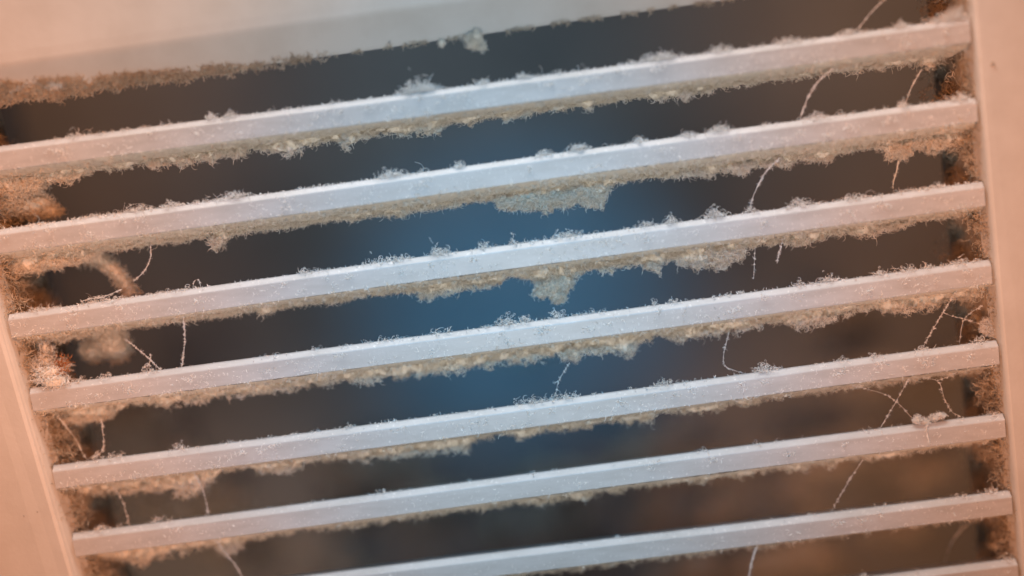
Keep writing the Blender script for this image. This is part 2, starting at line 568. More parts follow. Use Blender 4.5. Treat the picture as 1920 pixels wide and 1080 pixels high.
# ------------------------------------------------------------------ hanging dust fringes, as traced along each slat
FR = {
    1: [(0, 372), (60, 366), (80, 348), (110, 342), (140, 345), (165, 325), (200, 318), (240, 320), (262, 300), (300, 322), (310, 308), (345, 312), (380, 300), (395, 308), (420, 295), (455, 300), (465, 278), (500, 285), (520, 290), (545, 298), (570, 280), (600, 268), (640, 266), (655, 285), (665, 275), (680, 265), (700, 258), (720, 248), (760, 258), (775, 252), (800, 252), (820, 248), (835, 232), (850, 225), (875, 238), (890, 228), (905, 220), (930, 222), (955, 230), (970, 218), (985, 222), (1000, 210), (1030, 208), (1050, 212), (1075, 195), (1100, 210), (1110, 203), (1120, 192), (1160, 188), (1200, 178), (1215, 180), (1225, 193), (1245, 188), (1265, 185), (1290, 187), (1300, 172), (1330, 178), (1345, 165), (1390, 160), (1400, 158), (1440, 147), (1470, 140), (1500, 150), (1520, 143), (1560, 128), (1580, 135), (1610, 138), (1625, 120), (1650, 140), (1660, 128), (1690, 125), (1720, 118), (1740, 133), (1760, 115), (1775, 100), (1800, 97), (1825, 92)],
    2: [(-40, 540), (0, 505), (60, 512), (110, 505), (160, 490), (200, 466), (390, 440), (397, 443), (405, 465), (415, 468), (430, 450), (440, 437), (480, 430), (560, 425), (575, 415), (640, 408), (665, 416), (680, 405), (720, 405), (760, 402), (775, 392), (800, 393), (840, 390), (860, 388), (870, 378), (900, 372), (925, 370), (935, 385), (950, 395), (965, 395), (985, 390), (1010, 395), (1020, 405), (1030, 397), (1050, 393), (1065, 385), (1090, 385), (1100, 390), (1130, 388), (1135, 370), (1140, 352), (1165, 345), (1180, 332), (1200, 330), (1285, 333), (1300, 327), (1340, 333), (1350, 320), (1395, 330), (1410, 315), (1440, 310), (1480, 310), (1495, 298), (1510, 300), (1530, 305), (1560, 300), (1590, 280), (1630, 273), (1655, 280), (1665, 300), (1685, 305), (1700, 300), (1715, 285), (1735, 280), (1755, 292), (1765, 280), (1790, 275), (1815, 290), (1850, 300)],
    3: [(20, 640), (120, 640), (230, 610), (280, 605), (300, 600), (340, 592), (400, 585), (410, 592), (440, 590), (455, 580), (480, 575), (495, 592), (508, 590), (520, 575), (560, 572), (600, 565), (612, 570), (640, 562), (655, 560), (670, 550), (700, 548), (740, 548), (755, 540), (770, 545), (790, 558), (805, 558), (830, 552), (860, 555), (875, 540), (900, 538), (930, 535), (945, 528), (952, 512), (965, 520), (985, 525), (995, 525), (1000, 530), (1080, 520), (1095, 510), (1110, 503), (1140, 512), (1160, 498), (1180, 500), (1195, 490), (1220, 508), (1240, 505), (1250, 485), (1270, 495), (1295, 500), (1300, 508), (1320, 500), (1355, 508), (1365, 495), (1390, 492), (1395, 465), (1430, 458), (1460, 455), (1490, 462), (1530, 452), (1550, 440), (1590, 435), (1610, 448), (1640, 440), (1660, 428), (1700, 420), (1740, 408), (1780, 405), (1820, 397), (1860, 395)],
    4: [(60, 785), (150, 790), (200, 787), (215, 770), (230, 772), (245, 755), (285, 752), (300, 758), (310, 765), (345, 755), (370, 755), (400, 748), (440, 742), (480, 740), (520, 732), (560, 730), (570, 722), (600, 722), (640, 713), (690, 718), (720, 712), (760, 710), (770, 698), (790, 710), (800, 700), (830, 702), (860, 703), (880, 692), (910, 690), (940, 680), (970, 680), (1000, 682), (1030, 668), (1060, 670), (1075, 680), (1085, 675), (1100, 660), (1125, 662), (1150, 660), (1175, 672), (1185, 660), (1195, 645), (1215, 640), (1235, 625), (1260, 635), (1290, 640), (1310, 632), (1340, 632), (1365, 622), (1395, 625), (1420, 615), (1430, 600), (1445, 600), (1470, 605), (1490, 615), (1530, 612), (1555, 600), (1580, 590), (1640, 577), (1660, 590), (1690, 585), (1730, 582), (1750, 580), (1770, 565), (1790, 560), (1820, 565), (1870, 580)],
    5: [(105, 935), (200, 925), (300, 922), (340, 930), (370, 932), (400, 905), (420, 880), (455, 875), (480, 882), (520, 887), (550, 885), (570, 870), (600, 862), (640, 862), (700, 862), (760, 858), (800, 850), (840, 848), (870, 848), (885, 835), (895, 820), (920, 820), (935, 812), (965, 818), (980, 825), (1000, 822), (1015, 805), (1040, 808), (1080, 805), (1110, 798), (1130, 785), (1165, 788), (1180, 795), (1200, 790), (1220, 792), (1230, 772), (1280, 769), (1300, 778), (1345, 770), (1360, 755), (1400, 760), (1425, 750), (1440, 738), (1480, 738), (1600, 722), (1700, 708), (1800, 695), (1880, 700)],
    6: [(140, 1060), (200, 1047), (240, 1050), (280, 1060), (300, 1045), (330, 1035), (400, 1022), (430, 1035), (450, 1030), (470, 1010), (500, 1005), (520, 1000), (560, 992), (640, 987), (720, 978), (800, 966), (830, 962), (880, 958), (900, 955), (930, 948), (985, 940), (1010, 945), (1030, 940), (1060, 930), (1085, 943), (1110, 935), (1120, 915), (1150, 925), (1175, 915), (1280, 906), (1320, 905), (1350, 895), (1380, 893), (1405, 897), (1420, 883), (1450, 875), (1490, 886), (1510, 877), (1535, 865), (1560, 875), (1590, 862), (1640, 860), (1680, 860), (1710, 840), (1760, 832), (1860, 825), (1900, 822)],
    7: [(400, 1150), (640, 1122), (900, 1090), (1280, 1043), (1420, 1026), (1600, 1000), (1890, 962)],
}
ORD = {1: 'topmost', 2: 'second', 3: 'third', 4: 'fourth', 5: 'fifth', 6: 'sixth', 7: 'seventh', 8: 'eighth', 9: 'ninth'}
LOOK = {1: 'ragged beige dust fringe hanging beneath the topmost slat',
        2: 'thick felted dust fringe with a broad clump beneath the second slat from the top',
        3: 'deeply scalloped dust fringe hanging beneath the third slat from the top',
        4: 'even soft beige dust fringe hanging beneath the fourth slat from the top',
        5: 'patchy blurred dust fringe beneath the fifth slat from the top',
        6: 'thin broken dust fringe beneath the sixth slat from the top',
        7: 'sparse dust film beneath the seventh slat from the top'}
Y0 = 9.0
NF = {1: 9500, 2: 19500, 3: 17500, 4: 12500, 5: 5600, 6: 4300, 7: 1300}


def pills(mb, c, n, spread, lmin, lmax, wmin, wmax, segs=4, mi=0):
    """strands felted into little pills round the centres c."""
    k = rng.integers(0, len(c), n)
    p = c[k] + rng.normal(size=(n, 3)) * spread
    L = rng.uniform(lmin, lmax, n)
    fibers(mb, p, rdir(n), L, rng.uniform(wmin, wmax, n), rng.uniform(2.0, 7.0, n), segs, 1.0, mi)


for i, tr_ in FR.items():
    P = np.array([at(x, y, Y0) for x, y in tr_])
    o = np.argsort(P[:, 0])
    P = P[o]
    lo, hi = max(P[0, 0], xl(zt(i, 0)) + 0.1), min(P[-1, 0], xr(zt(i, 240)) - 0.1)
    mb = MB()
    # felted core
    xs = np.arange(lo, hi, 0.42)
    top = zbot(i, xs, Y0) + 0.5
    bot = np.interp(xs, P[:, 0], P[:, 2])
    hgt = np.maximum(top - bot, 0.6)
    sc_ = np.clip(hgt / 5, 0.35, 1.0)
    K = 20
    ring = []
    for k in range(K):
        a = 2 * math.pi * k / K
        y = Y0 + 2.0 * np.cos(a) * sc_
        z = top - hgt * 0.36 + hgt * 0.36 * np.sin(a)
        q = np.stack([xs, y, z], 1)
        nz = (vnoise(q * 0.7, i * 7) - 0.5) * 1.1 + (vnoise(q * 1.7, i * 7 + 1) - 0.5) * 1.1 + (vnoise(q * 3.4, i * 7 + 2) - 0.5) * 0.5
        q[:, 1] += nz * np.cos(a) * 1.3
        q[:, 2] += nz * np.sin(a) * sc_ * 0.8
        q[:, 2] = np.minimum(q[:, 2], zbot(i, q[:, 0], q[:, 1]) + 0.4)
        ring.append(q)
    V = np.stack(ring, 1)
    nn = len(xs)
    F = [(k * K + j, k * K + (j + 1) % K, (k + 1) * K + (j + 1) % K, (k + 1) * K + j) for k in range(nn - 1) for j in range(K)]
    mb.add(V.reshape(-1, 3), np.array(F), 1)
    # felt lining the slat's underside from its front edge back
    ys = np.array([0.3, 1.2, 2.4, 3.7, 4.8, 6.0, 7.2, 8.6, 10.0, 11.4])
    XX, YY = np.meshgrid(xs, ys, indexing='ij')
    q = np.stack([XX.ravel(), YY.ravel(), zbot(i, XX.ravel(), YY.ravel())], 1)
    thin = np.clip((q[:, 1] - 0.3) / 2.5, 0.0, 1.0)
    q[:, 2] -= 0.22 + thin * (0.1 + 0.7 * np.clip(vnoise(q * np.array([0.5, 0.4, 0.2]), 60 + i) * 0.6 + vnoise(q * 1.5, 61 + i) * 0.5 - 0.3, 0, 1)) + 0.03
    q = q.reshape(len(xs), len(ys), 3)
    q[:, 0, 1] = 0.09
    q[:, 0, 2] = zt(i, xs) - 5.8 + 0.25 * (vnoise(np.stack([xs * 0.8, xs * 0 + i, xs * 0], 1), 66) - 0.6)
    q = q.reshape(-1, 3)
    ny = len(ys)
    mb.add(q, np.array([(k * ny + j, k * ny + j + 1, (k + 1) * ny + j + 1, (k + 1) * ny + j) for k in range(nn - 1) for j in range(ny - 1)]), 1)
    nu = NF[i] // 2
    pc = q[rng.integers(0, len(q), nu // 6 + 1)] + rng.normal(size=(nu // 6 + 1, 3)) * np.array([0.3, 0.5, 0.15])
    pc = pc[pc[:, 1] > 0.2]
    pills(mb, pc, nu, 0.3, 0.8, 2.0, 0.11, 0.2, 3)
    # strands
    n = NF[i]
    cdf = np.cumsum(hgt + 0.8)
    cdf /= cdf[-1]
    x = np.interp(rng.random(n), cdf, xs)
    t = rng.random(n) ** 0.75
    tp = zbot(i, x, Y0)
    bt = np.interp(x, P[:, 0], P[:, 2])
    h = np.maximum(tp - bt, 0.7)
    ragged = 0.88 + 0.42 * (vnoise(np.stack([x * 1.4, x * 0 + i * 3.3, x * 0], 1), 3 + i) - 0.5) + 0.42 * (vnoise(np.stack([x * 3.1, x * 0 + i, x * 0], 1), 9) - 0.5)
    z = tp - h * t * ragged
    y = Y0 + np.where(rng.random(n) < 0.8, -1, 1) * np.abs(rng.normal(size=n) * 0.6 + 3.0 * np.sqrt(np.clip(1 - (2 * t - 1) ** 2, 0.05, 1))) * np.clip(h / 5, 0.4, 1.0)
    y += (vnoise(np.stack([x * 0.55, z * 0.55, x * 0], 1), 44) - 0.5) * 4.4 + (vnoise(np.stack([x * 1.3, z * 1.3, x * 0], 1), 45) - 0.5) * 1.6
    c = np.stack([x, y, z], 1)
    keep = (vnoise(c * 0.7, 21 + i) * 0.45 + vnoise(c * 1.7, 31) * 0.55) > 0.46
    keep &= z < zbot(i, x, y) + 0.4
    c = c[keep]
    # pills: a fifth of the centres, several strands each
    pills(mb, c[: max(10, len(c) // 5)], NF[i], 0.26, 0.8, 2.2, 0.10, 0.18)
    fibers(mb, c[-NF[i] // 8:], rdir(len(c[-NF[i] // 8:])), rng.uniform(1.4, 3.2, len(c[-NF[i] // 8:])), 0.11, rng.uniform(2, 7, len(c[-NF[i] // 8:])), 5, 1.0)
    ob = mb.build('dust_fringe', [M_DUST, M_CORE], origin=(xs[0], Y0, zbot(i, xs[0], Y0)))
    tag(ob, LOOK[i], 'dust', 'dust fringes hanging under the slats', 'stuff')

# ------------------------------------------------------------------ pale lint along the top edges and stuck to the faces
TOPL = {  # density per mm, typical height, specific tufts (px x, half width px, height px, count)
    1: (3.6, 1.2, [(780, 34, 30, 260), (800, 18, 22, 90), (1240, 42, 17, 200), (430, 16, 11, 60), (395, 10, 12, 40), (1350, 25, 14, 90), (1480, 30, 10, 80), (1590, 20, 12, 60), (1690, 20, 12, 60), (1795, 22, 26, 200), (905, 8, 10, 30), (980, 12, 11, 40), (140, 15, 9, 40), (1755, 25, 14, 80)]),
    2: (4.0, 1.3, [(735, 25, 14, 110), (860, 12, 12, 50), (1020, 14, 14, 60), (1085, 25, 16, 110), (1200, 15, 14, 60), (1350, 25, 15, 110), (1290, 20, 10, 60), (1530, 28, 12, 100), (320, 20, 12, 60), (440, 30, 14, 90), (1695, 10, 14, 40), (260, 26, 10, 50), (1800, 20, 14, 80)]),
    3: (4.6, 1.4, [(740, 25, 16, 90), (820, 14, 26, 80), (830, 22, 14, 80), (700, 20, 16, 60), (905, 22, 14, 80), (962, 6, 24, 30), (1060, 40, 16, 150), (1260, 14, 20, 100), (1340, 22, 22, 170), (1410, 12, 14, 50), (1505, 30, 15, 110), (1600, 22, 12, 60), (570, 8, 18, 25), (1755, 16, 10, 50), (1210, 25, 12, 80), (200, 30, 10, 60)]),
    4: (2.2, 1.0, [(950, 22, 24, 150), (985, 12, 18, 60), (1045, 18, 24, 60), (840, 8, 12, 14), (725, 30, 9, 40), (820, 16, 8, 30), (1225, 8, 14, 20), (1262, 12, 12, 30), (590, 5, 12, 12), (1500, 8, 14, 30), (1555, 25, 16, 90), (1650, 14, 16, 40), (1700, 22, 13, 60), (1740, 14, 10, 40), (1800, 25, 12, 90), (280, 18, 14, 60), (200, 22, 10, 50), (150, 20, 12, 50)]),
    5: (1.4, 0.8, [(1000, 35, 12, 80), (1060, 25, 13, 60), (967, 6, 20, 12), (1245, 22, 16, 70), (1080, 6, 14, 12), (1435, 22, 22, 170), (1580, 14, 9, 40), (655, 8, 9, 20), (1640, 10, 12, 30), (1835, 12, 16, 60), (338, 16, 14, 50), (215, 22, 10, 60), (180, 10, 20, 30), (1730, 20, 10, 60)]),
    6: (0.5, 0.6, [(1320, 12, 10, 25), (715, 16, 10, 30), (1000, 5, 6, 8), (1420, 6, 9, 8), (1630, 18, 7, 20), (190, 14, 12, 60), (300, 28, 8, 40), (1860, 14, 8, 30)]),
    7: (0.5, 0.5, [(1860, 25, 12, 90), (1800, 20, 7, 40)]),
    8: (0.4, 0.6, [(1620, 10, 14, 60), (1890, 12, 14, 60)]),
}
for i in range(1, 9):
    dens, th, tufts = TOPL[i]
    a, b_ = xl(zt(i, 0)) + 0.5, xr(zt(i, 240)) - 0.5
    mb = MB()
    n = int((b_ - a) * dens)
    x = rng.uniform(a, b_, n * 3)
    k = vnoise(np.stack([x * 0.22, x * 0 + i * 5.1, x * 0], 1), 5) * 0.65 + vnoise(np.stack([x * 0.9, x * 0 + i, x * 0], 1), 6) * 0.35
    x = x[k > 0.57][:n]
    n = len(x)
    y = rng.uniform(0.9, 3.5, n)
    p = np.stack([x, y, ztop(i, x, y) - 0.05], 1)
    L = rng.gamma(3.0, th / 2.4, n)
    pills(mb, p[::5], n, np.array([0.35, 0.3, 0.12]), 0.6, 1.5, 0.10, 0.17, 4)
    n3 = n // 5
    fibers(mb, p[:n3], rdir(n3, (0, -0.3, 0.5)), rng.gamma(3.0, th / 2.0, n3), rng.uniform(0.08, 0.13, n3), rng.uniform(3.0, 9.0, n3), 8, 1.3)
    # small grains along the edge
    n2 = int((b_ - a) * dens * 0.8)
    x = rng.uniform(a, b_, n2)
    y = rng.uniform(0.7, 3.0, n2)
    p = np.stack([x, y, ztop(i, x, y) - 0.1], 1)
    fibers(mb, p, rdir(n2, (0, -0.2, 0.3)), rng.uniform(0.3, 0.8, n2), rng.uniform(0.2, 0.4, n2), 1.0, 1, 0.3)
    for (px, hw, hp, cnt) in tufts:
        py = np.interp(px, [q[0] for q in SL_TOP[i]], [q[1] for q in SL_TOP[i]])
        c = at(px, py, 1.2)
        sx, sz = hw * 0.13, hp * 0.13
        cnt = int(cnt * (1.5 if i in (1, 2) else 0.8))
        xx = rng.normal(size=cnt) * sx * 0.5
        up = np.abs(rng.normal(size=cnt)) * sz * 0.38 * np.exp(-(xx / sx) ** 2)
        p = np.stack([c[0] + xx, 1.6 + rng.normal(size=cnt) * 0.8, zt(i, c[0] + xx) - 0.1 + up], 1)
        fibers(mb, p, rdir(cnt), rng.uniform(0.8, 2.4 if i < 7 else 1.4, cnt), rng.uniform(0.10, 0.17, cnt), rng.uniform(2.5, 8.0, cnt), 6, 1.2)
    # flecks and short curls lying on the front face
    for cnt, lmin, lmax, wd, cu in ((260, 0.5, 1.7, 0.15, 3.5), (420, 0.15, 0.4, 0.2, 1.0)):
        if i >= 6:
            cnt = cnt // 3
        x = rng.uniform(a, b_, cnt * 3)
        u = rng.random(cnt * 3) ** (0.8)
        k = vnoise(np.stack([x * 0.25, u * 3, x * 0 + i], 1), 15)
        s = k > 0.5
        x, u = x[s][:cnt], u[s][:cnt]
        n = len(x)
        edge = rng.random(n)
        u = np.where(edge < 0.25, 0.93 + 0.07 * rng.random(n), u)        # some gathered along the lower lip
        z = zt(i, x) - 1.5 - u * 4.3
        yy = 0.02 + u * 0.14
        p = np.stack([x, yy - 0.06, z], 1)
        d = rdir(n, (0, 0, 0))
        d[:, 1] = -np.abs(d[:, 1]) * 0.15
        fibers(mb, p, d, rng.uniform(lmin, lmax, n), wd * rng.uniform(0.7, 1.3, n), rng.uniform(0.5, cu, n), 3 if lmax > 1 else 1, 0.25)
    # little clots
    nc = 26 if i < 6 else 6
    for _ in range(nc):
        x0 = rng.uniform(a + 3, b_ - 3)
        u0 = rng.choice([rng.uniform(0, 0.3), rng.uniform(0.2, 1.0)])
        cnt = int(rng.integers(6, 22))
        x = x0 + rng.normal(size=cnt) * rng.uniform(0.3, 1.1)
        z = zt(i, x) - 1.5 - u0 * 4.3 + rng.normal(size=cnt) * 0.4
        p = np.stack([x, np.full(cnt, -0.08), z], 1)
        d = rdir(cnt)
        d[:, 1] = -np.abs(d[:, 1]) * 0.3
        fibers(mb, p, d, rng.uniform(0.5, 1.3, cnt), rng.uniform(0.14, 0.24, cnt), rng.uniform(1, 5, cnt), 3, 0.5)
    ob = mb.build('lint', M_LINT, origin=(a, 0, zt(i, a)))
    nm = ORD[i] + ('' if i == 1 else ' slat from the top')
    lab = {1: 'soft pale lint tufts along the upper edge of the topmost slat'}.get(i, 'pale lint curls stuck along the edge and face of the ' + nm)
    tag(ob, lab, 'lint', 'pale lint on the slats', 'stuff')


# ------------------------------------------------------------------ dust gathered on lip, jambs and duct
def wad(name, blobs, label, cat, mats=(M_DUST, M_CORE), group=None, kind=None, per=9.0, wd=(0.14, 0.26), ln=(1.2, 3.2), core=True, up=0.0):
    """blobs: (px, py, depth y, rx, rz, ry) in photo pixels for the place, mm for the radii."""
    mb = MB()
    first = None
    for s, (px, py, y, rx, rz, ry) in enumerate(blobs):
        c = at(px, py, y)
        first = c if first is None else first
        if core:
            lump(mb, c, (rx * 0.6, ry * 0.6, rz * 0.6), 50 + s, 18, 10, 0.35, 0.3, 1)
        n = int(2.4 * per * (rx * rz + rx * ry + ry * rz) / 1.5) + 12
        d = rdir(n)
        d /= np.linalg.norm(d, axis=1, keepdims=True)
        rr = 0.52 + 0.46 * rng.random((n, 1)) ** 0.6 + 0.3 * (vnoise(d * 2.2 + c, s)[:, None] - 0.5)
        p = c + d * rr * np.array([rx, ry, rz])
        fibers(mb, p, rdir(n) + d * 0.2 + np.array([0, 0, up]), rng.uniform(ln[0], ln[1], n) * 0.7, rng.uniform(wd[0], wd[1], n) * 0.8, rng.uniform(2, 7, n), 4, 1.0)
    ob = mb.build(name, list(mats), origin=first)
    return tag(ob, label, cat, group, kind)


# top lip dust
LIP = [(0, 197), (20, 197), (35, 188), (60, 186), (90, 185), (115, 192), (135, 175), (155, 182), (170, 180), (185, 166), (210, 168), (225, 171), (240, 156), (290, 155), (335, 148), (345, 156), (365, 145), (395, 140), (430, 136), (437, 146), (450, 131), (520, 126), (527, 132), (540, 119), (590, 113), (600, 118), (615, 110), (640, 106)]
mb = MB()
P = np.array([at(x, y, 4.0) for x, y in LIP])
n = 3600
x = rng.uniform(P[0, 0], P[-1, 0], n) ** 1.0
x = P[0, 0] + (x - P[0, 0]) * rng.random(n) ** 0.4
bt = np.interp(x, P[:, 0], P[:, 2])
tp = np.full(n, Z_TOP + 0.6) + np.interp(x, [0, 20, 45, 70], [4.2, 3.0, 1.1, 0.3])
t = rng.random(n)
z = tp - (tp - bt) * t
y = 3.9 - np.maximum(0, z - Z_TOP) * 0.72 + rng.normal(size=n) * 0.3 - 0.3
k = vnoise(np.stack([x * 0.35, z * 0.6, y], 1), 77) + 0.5 * (t > 0.55) > 0.47
c = np.stack([x, y, z], 1)[k]
n = len(c)
fibers(mb, c, rdir(n), rng.uniform(0.8, 2.4, n), rng.uniform(0.15, 0.28, n), rng.uniform(1, 5, n), 3, 0.9)
xs = np.arange(xl(Z_TOP) + 2, 236, 0.5)
kk = vnoise(np.stack([xs * 0.5, xs * 0, xs * 0], 1), 12) > 0.50
xs = xs[kk]
c = np.stack([xs, np.full(len(xs), 4.0), np.full(len(xs), Z_TOP + 0.1)], 1).repeat(6, 0)
n = len(c)
fibers(mb, c + rng.normal(size=(n, 3)) * 0.25, rdir(n, (0, 0, -0.4)), rng.uniform(0.5, 1.5, n), rng.uniform(0.15, 0.26, n), rng.uniform(1, 5, n), 3, 0.8)
tag(mb.build('dust_crust', [M_BROWN, M_CORE], origin=tuple(P[0])), 'brown dust crust clinging to the lip of the frame above the topmost slat', 'dust', None, 'stuff')

wad('dust_tuft', [(890, 78, 3.2, 2.2, 1.9, 1.2), (902, 88, 3.6, 1.3, 1.2, 1.0), (880, 72, 3.0, 1.2, 1.0, 0.8), (893, 66, 2.4, 1.5, 1.2, 0.7)],
    'small beige dust tuft hanging from the frame lip above the middle of the vent', 'dust tuft', per=22, core=True)
wad('dust_tuft', [(828, 81, 3.6, 0.9, 1.0, 0.7)], 'tiny dust speck on the frame lip beside a larger tuft', 'dust tuft', per=30, ln=(0.6, 1.4))

# jamb linings, left and right
for side, name_lab in ((0, 'mottled brown dust coating the left inner wall of the vent'), (1, 'mottled brown dust coating the right inner wall of the vent')):
    mb = MB()
    n = 9000
    z = rng.uniform(-190, Z_TOP - 1, n)
    y = 2 + 20 * rng.random(n) ** 1.3
    x = xl(z) if side == 0 else xr(z)
    sg = 1 if side == 0 else -1
    c = np.stack([x, y, z], 1)
    den = vnoise(c * 0.16, 40 + side) * 0.6 + vnoise(c * 0.5, 41) * 0.4
    k = den > 0.42
    c, den = c[k], den[k]
    thick = np.clip((den - 0.42) * 18, 0.1, 4.0) * np.clip((24 - c[:, 1]) / 12, 0.15, 1) * (1.3 if side == 0 else 1.0)
    c[:, 0] += sg * thick * rng.random(len(c))
    n = len(c)
    fibers(mb, c, rdir(n, (0.4 * sg, 0, 0)), rng.uniform(1.0, 3.2, n), rng.uniform(0.15, 0.3, n), rng.uniform(1, 5, n), 3, 0.9)
    # ragged growth on the neck's rear edge
    n = 1600
    z = rng.uniform(-190, Z_TOP - 1, n)
    x = xl(z) if side == 0 else xr(z)
    u = vnoise(np.stack([z * 0.14, z * 0 + side * 9, z * 0], 1), 70) * 0.6 + vnoise(np.stack([z * 0.5, z * 0, z * 0], 1), 71) * 0.4
    c = np.stack([x + sg * rng.random(n) ** 1.5 * np.clip((u - 0.3) * 14, 0.2, 6), rng.uniform(17, 25, n), z], 1)
    fibers(mb, c, rdir(n, (0.4 * sg, -0.3, 0)), rng.uniform(0.8, 2.6, n), rng.uniform(0.15, 0.28, n), rng.uniform(1, 6, n), 3, 0.9)
    # edge roll of dust where the slats enter the frame
    n = 2600
    z = rng.uniform(-190, Z_TOP - 1, n)
    s = rng.uniform(-0.3, 2.6, n) * (1 if side == 0 else 0.55)
    yb = 3.4 - s * (1.25 if side == 0 else 2.3)
    x = (xl(z) - s) if side == 0 else (xr(z) + s)
    c = np.stack([x, yb - 0.15, z], 1)
    k = vnoise(c * np.array([0.8, 0.8, 0.35]), 47) > 0.30 + 0.12 * np.clip(s, 0, 3)
    if side == 1:
        k &= rng.random(n) < 0.6
    c = c[k]
    n = len(c)
    fibers(mb, c, rdir(n, (0.5 * sg, -0.2, 0)), rng.uniform(0.5, 1.7, n), rng.uniform(0.14, 0.28, n), rng.uniform(1, 5, n), 3, 0.8)
    tag(mb.build('dust_coating', M_BROWN, origin=(x.mean(), 5, -100)), name_lab, 'dust', 'dust coating the inner side walls', 'stuff')

# lint matted on the duct's far wall and floor (soft, out of focus)
mb = MB()
cl = [(rng.uniform(-40, 290), (rng.uniform(112, 150) if rng.random() < 0.35 else rng.uniform(155, 167)), rng.uniform(-290, -112)) for _ in range(95)]
for (cx, cy, cz) in cl:
    if rng.random() > 0.25 + 0.75 * min(1, (-cz - 105) / 90):
        continue
    sx, sz = rng.uniform(6, 16), rng.uniform(4, 9)
    cnt = int(sx * sz * 2.2)
    p = np.array([cx, cy, cz]) + rng.normal(size=(cnt, 3)) * np.array([sx, 3, sz]) * 0.55
    p[:, 1] = np.minimum(p[:, 1], DY1 - 1)
    fibers(mb, p, rdir(cnt), rng.uniform(3, 8, cnt), rng.uniform(0.4, 0.9, cnt), rng.uniform(1, 5, cnt), 3, 0.8)
tag(mb.build('lint_mat', M_OLD, origin=(120, 163, -170)), 'blurred brown lint matted on the far wall deep inside the duct', 'lint', None, 'stuff')

# single lumps one can point at
wad('dust_clump', [(1035, 535, 9, 4.2, 2.6, 3.0), (1045, 552, 9, 2.6, 2.2, 2.4), (1015, 548, 9, 2.2, 1.5, 2.0), (1060, 525, 9, 2.6, 3.0, 2.4), (1048, 563, 9, 1.4, 0.9, 1.2)],
    'ragged dust clump drooping lowest beneath the middle of the third slat', 'dust clump', per=16)
wad('dust_clump', [(1000, 378, 8, 5.5, 2.2, 3), (1060, 368, 8, 5, 2.4, 3), (1110, 375, 8, 3.0, 1.8, 2.6), (955, 382, 8, 3.0, 1.5, 2.2)],
    'broad woolly dust clump with fine curls beneath the middle of the second slat', 'dust clump', per=18)
wad('dust_clump', [(210, 640, 15, 4.8, 4.8, 4), (180, 655, 17, 4.5, 3.5, 4), (222, 660, 16, 3.5, 3, 3), (165, 612, 14, 5, 3.0, 3.5), (205, 618, 14, 5, 2.5, 3)],
    'large round blurred dust ball behind the left end of the third slat', 'dust clump', per=12)
wad('dust_clump', [(40, 345, 12, 8, 3.5, 4), (60, 385, 14, 6, 4.0, 4), (95, 398, 14, 3.5, 2.0, 3), (25, 375, 14, 5, 5, 5)],
    'brown dust mass filling the left corner between topmost and second slats', 'dust clump', (M_DUST, M_CORE), per=12)
wad('dust_clump', [(30, 490, 16, 7, 3.4, 5), (90, 482, 14, 8, 2.6, 4), (150, 478, 13, 6, 2.0, 3.5), (20, 530, 22, 4, 5, 4), (45, 565, 24, 4, 4, 4)],
    'brown dust mass filling the left corner between second and third slats', 'dust clump', (M_DUST, M_CORE), per=12)
wad('dust_clump', [(150, 775, 12, 5, 2.6, 4), (190, 772, 12, 4.0, 2.0, 3), (130, 800, 20, 3.5, 4, 4)],
    'brown dust mass beneath the left end of the fourth slat', 'dust clump', (M_DUST, M_CORE), per=12)

# arching strand that leaves the left dust mass
mb = MB()
P = curve_pts([at(120, 476, 17), at(165, 478, 17), at(195, 490, 16), at(218, 512, 14), at(236, 535, 12), at(250, 556, 9)], 0.5)
R = np.interp(np.linspace(0, 1, len(P)), [0, 0.3, 0.6, 1], [2.6, 2.1, 1.5, 1.7]) * (0.85 + 0.3 * rng.random(len(P)))
tube(mb, P, R * 0.7, 10, 1)
k = rng.integers(0, len(P), 1500)
d = rdir(1500)
d /= np.linalg.norm(d, axis=1, keepdims=True)
tang = np.gradient(P, axis=0)[k]
fibers(mb, P[k] + d * R[k][:, None] * rng.uniform(0.65, 1.1, (1500, 1)), tang * 1.0 + d, rng.uniform(0.8, 2.2, 1500), rng.uniform(0.12, 0.2, 1500), rng.uniform(0.5, 4, 1500), 3, 0.6)
tag(mb.build('dust_strand', [M_DUST, M_CORE], origin=tuple(P[0])), 'thick arching rope of dust touching the third slat near its left end', 'dust strand')

# pale woolly wad with rusty flecks at the left end of the fourth slat
mb = MB()
for s, (px, py, y, rx, rz, ry) in enumerate([(95, 700, 2, 3.6, 2.6, 2.2), (85, 680, 4, 2.6, 2.4, 2), (105, 715, 1, 3.6, 1.8, 1.6), (88, 655, 6, 1.5, 2.2, 1.6), (75, 700, 3, 1.8, 2.6, 1.8), (118, 690, 6, 1.6, 2.6, 1.5)]):
    c = at(px, py, y)
    if s == 0:
        first = c
    lump(mb, c, (rx * 0.7, ry * 0.7, rz * 0.7), 80 + s, 16, 9, 0.4, 0.4, 1)
    n = int(26 * (rx * rz + ry * rz) / 1.3)
    d = rdir(n)
    d /= np.linalg.norm(d, axis=1, keepdims=True)
    fibers(mb, c + d * np.array([rx, ry, rz]) * (0.7 + 0.35 * rng.random((n, 1))), rdir(n) + d * 0.3, rng.uniform(0.8, 2.8, n), rng.uniform(0.13, 0.24, n), rng.uniform(1, 6, n), 4, 0.8)
ob = mb.build('lint_wad', [M_LINT, M_DUST], origin=tuple(first))
tag(ob, 'pale woolly lint wad with rusty flecks on the left end of the fourth slat', 'lint wad')
mb = MB()
n = 150
c = np.array([at(115 + rng.normal() * 8, 688 + rng.normal() * 11, 3.0) for _ in range(n)])
c[:, 1] += rng.normal(size=n) * 1.2
fibers(mb, c, rdir(n), rng.uniform(0.6, 1.8, n), rng.uniform(0.15, 0.26, n), rng.uniform(1, 4, n), 3, 0.8)
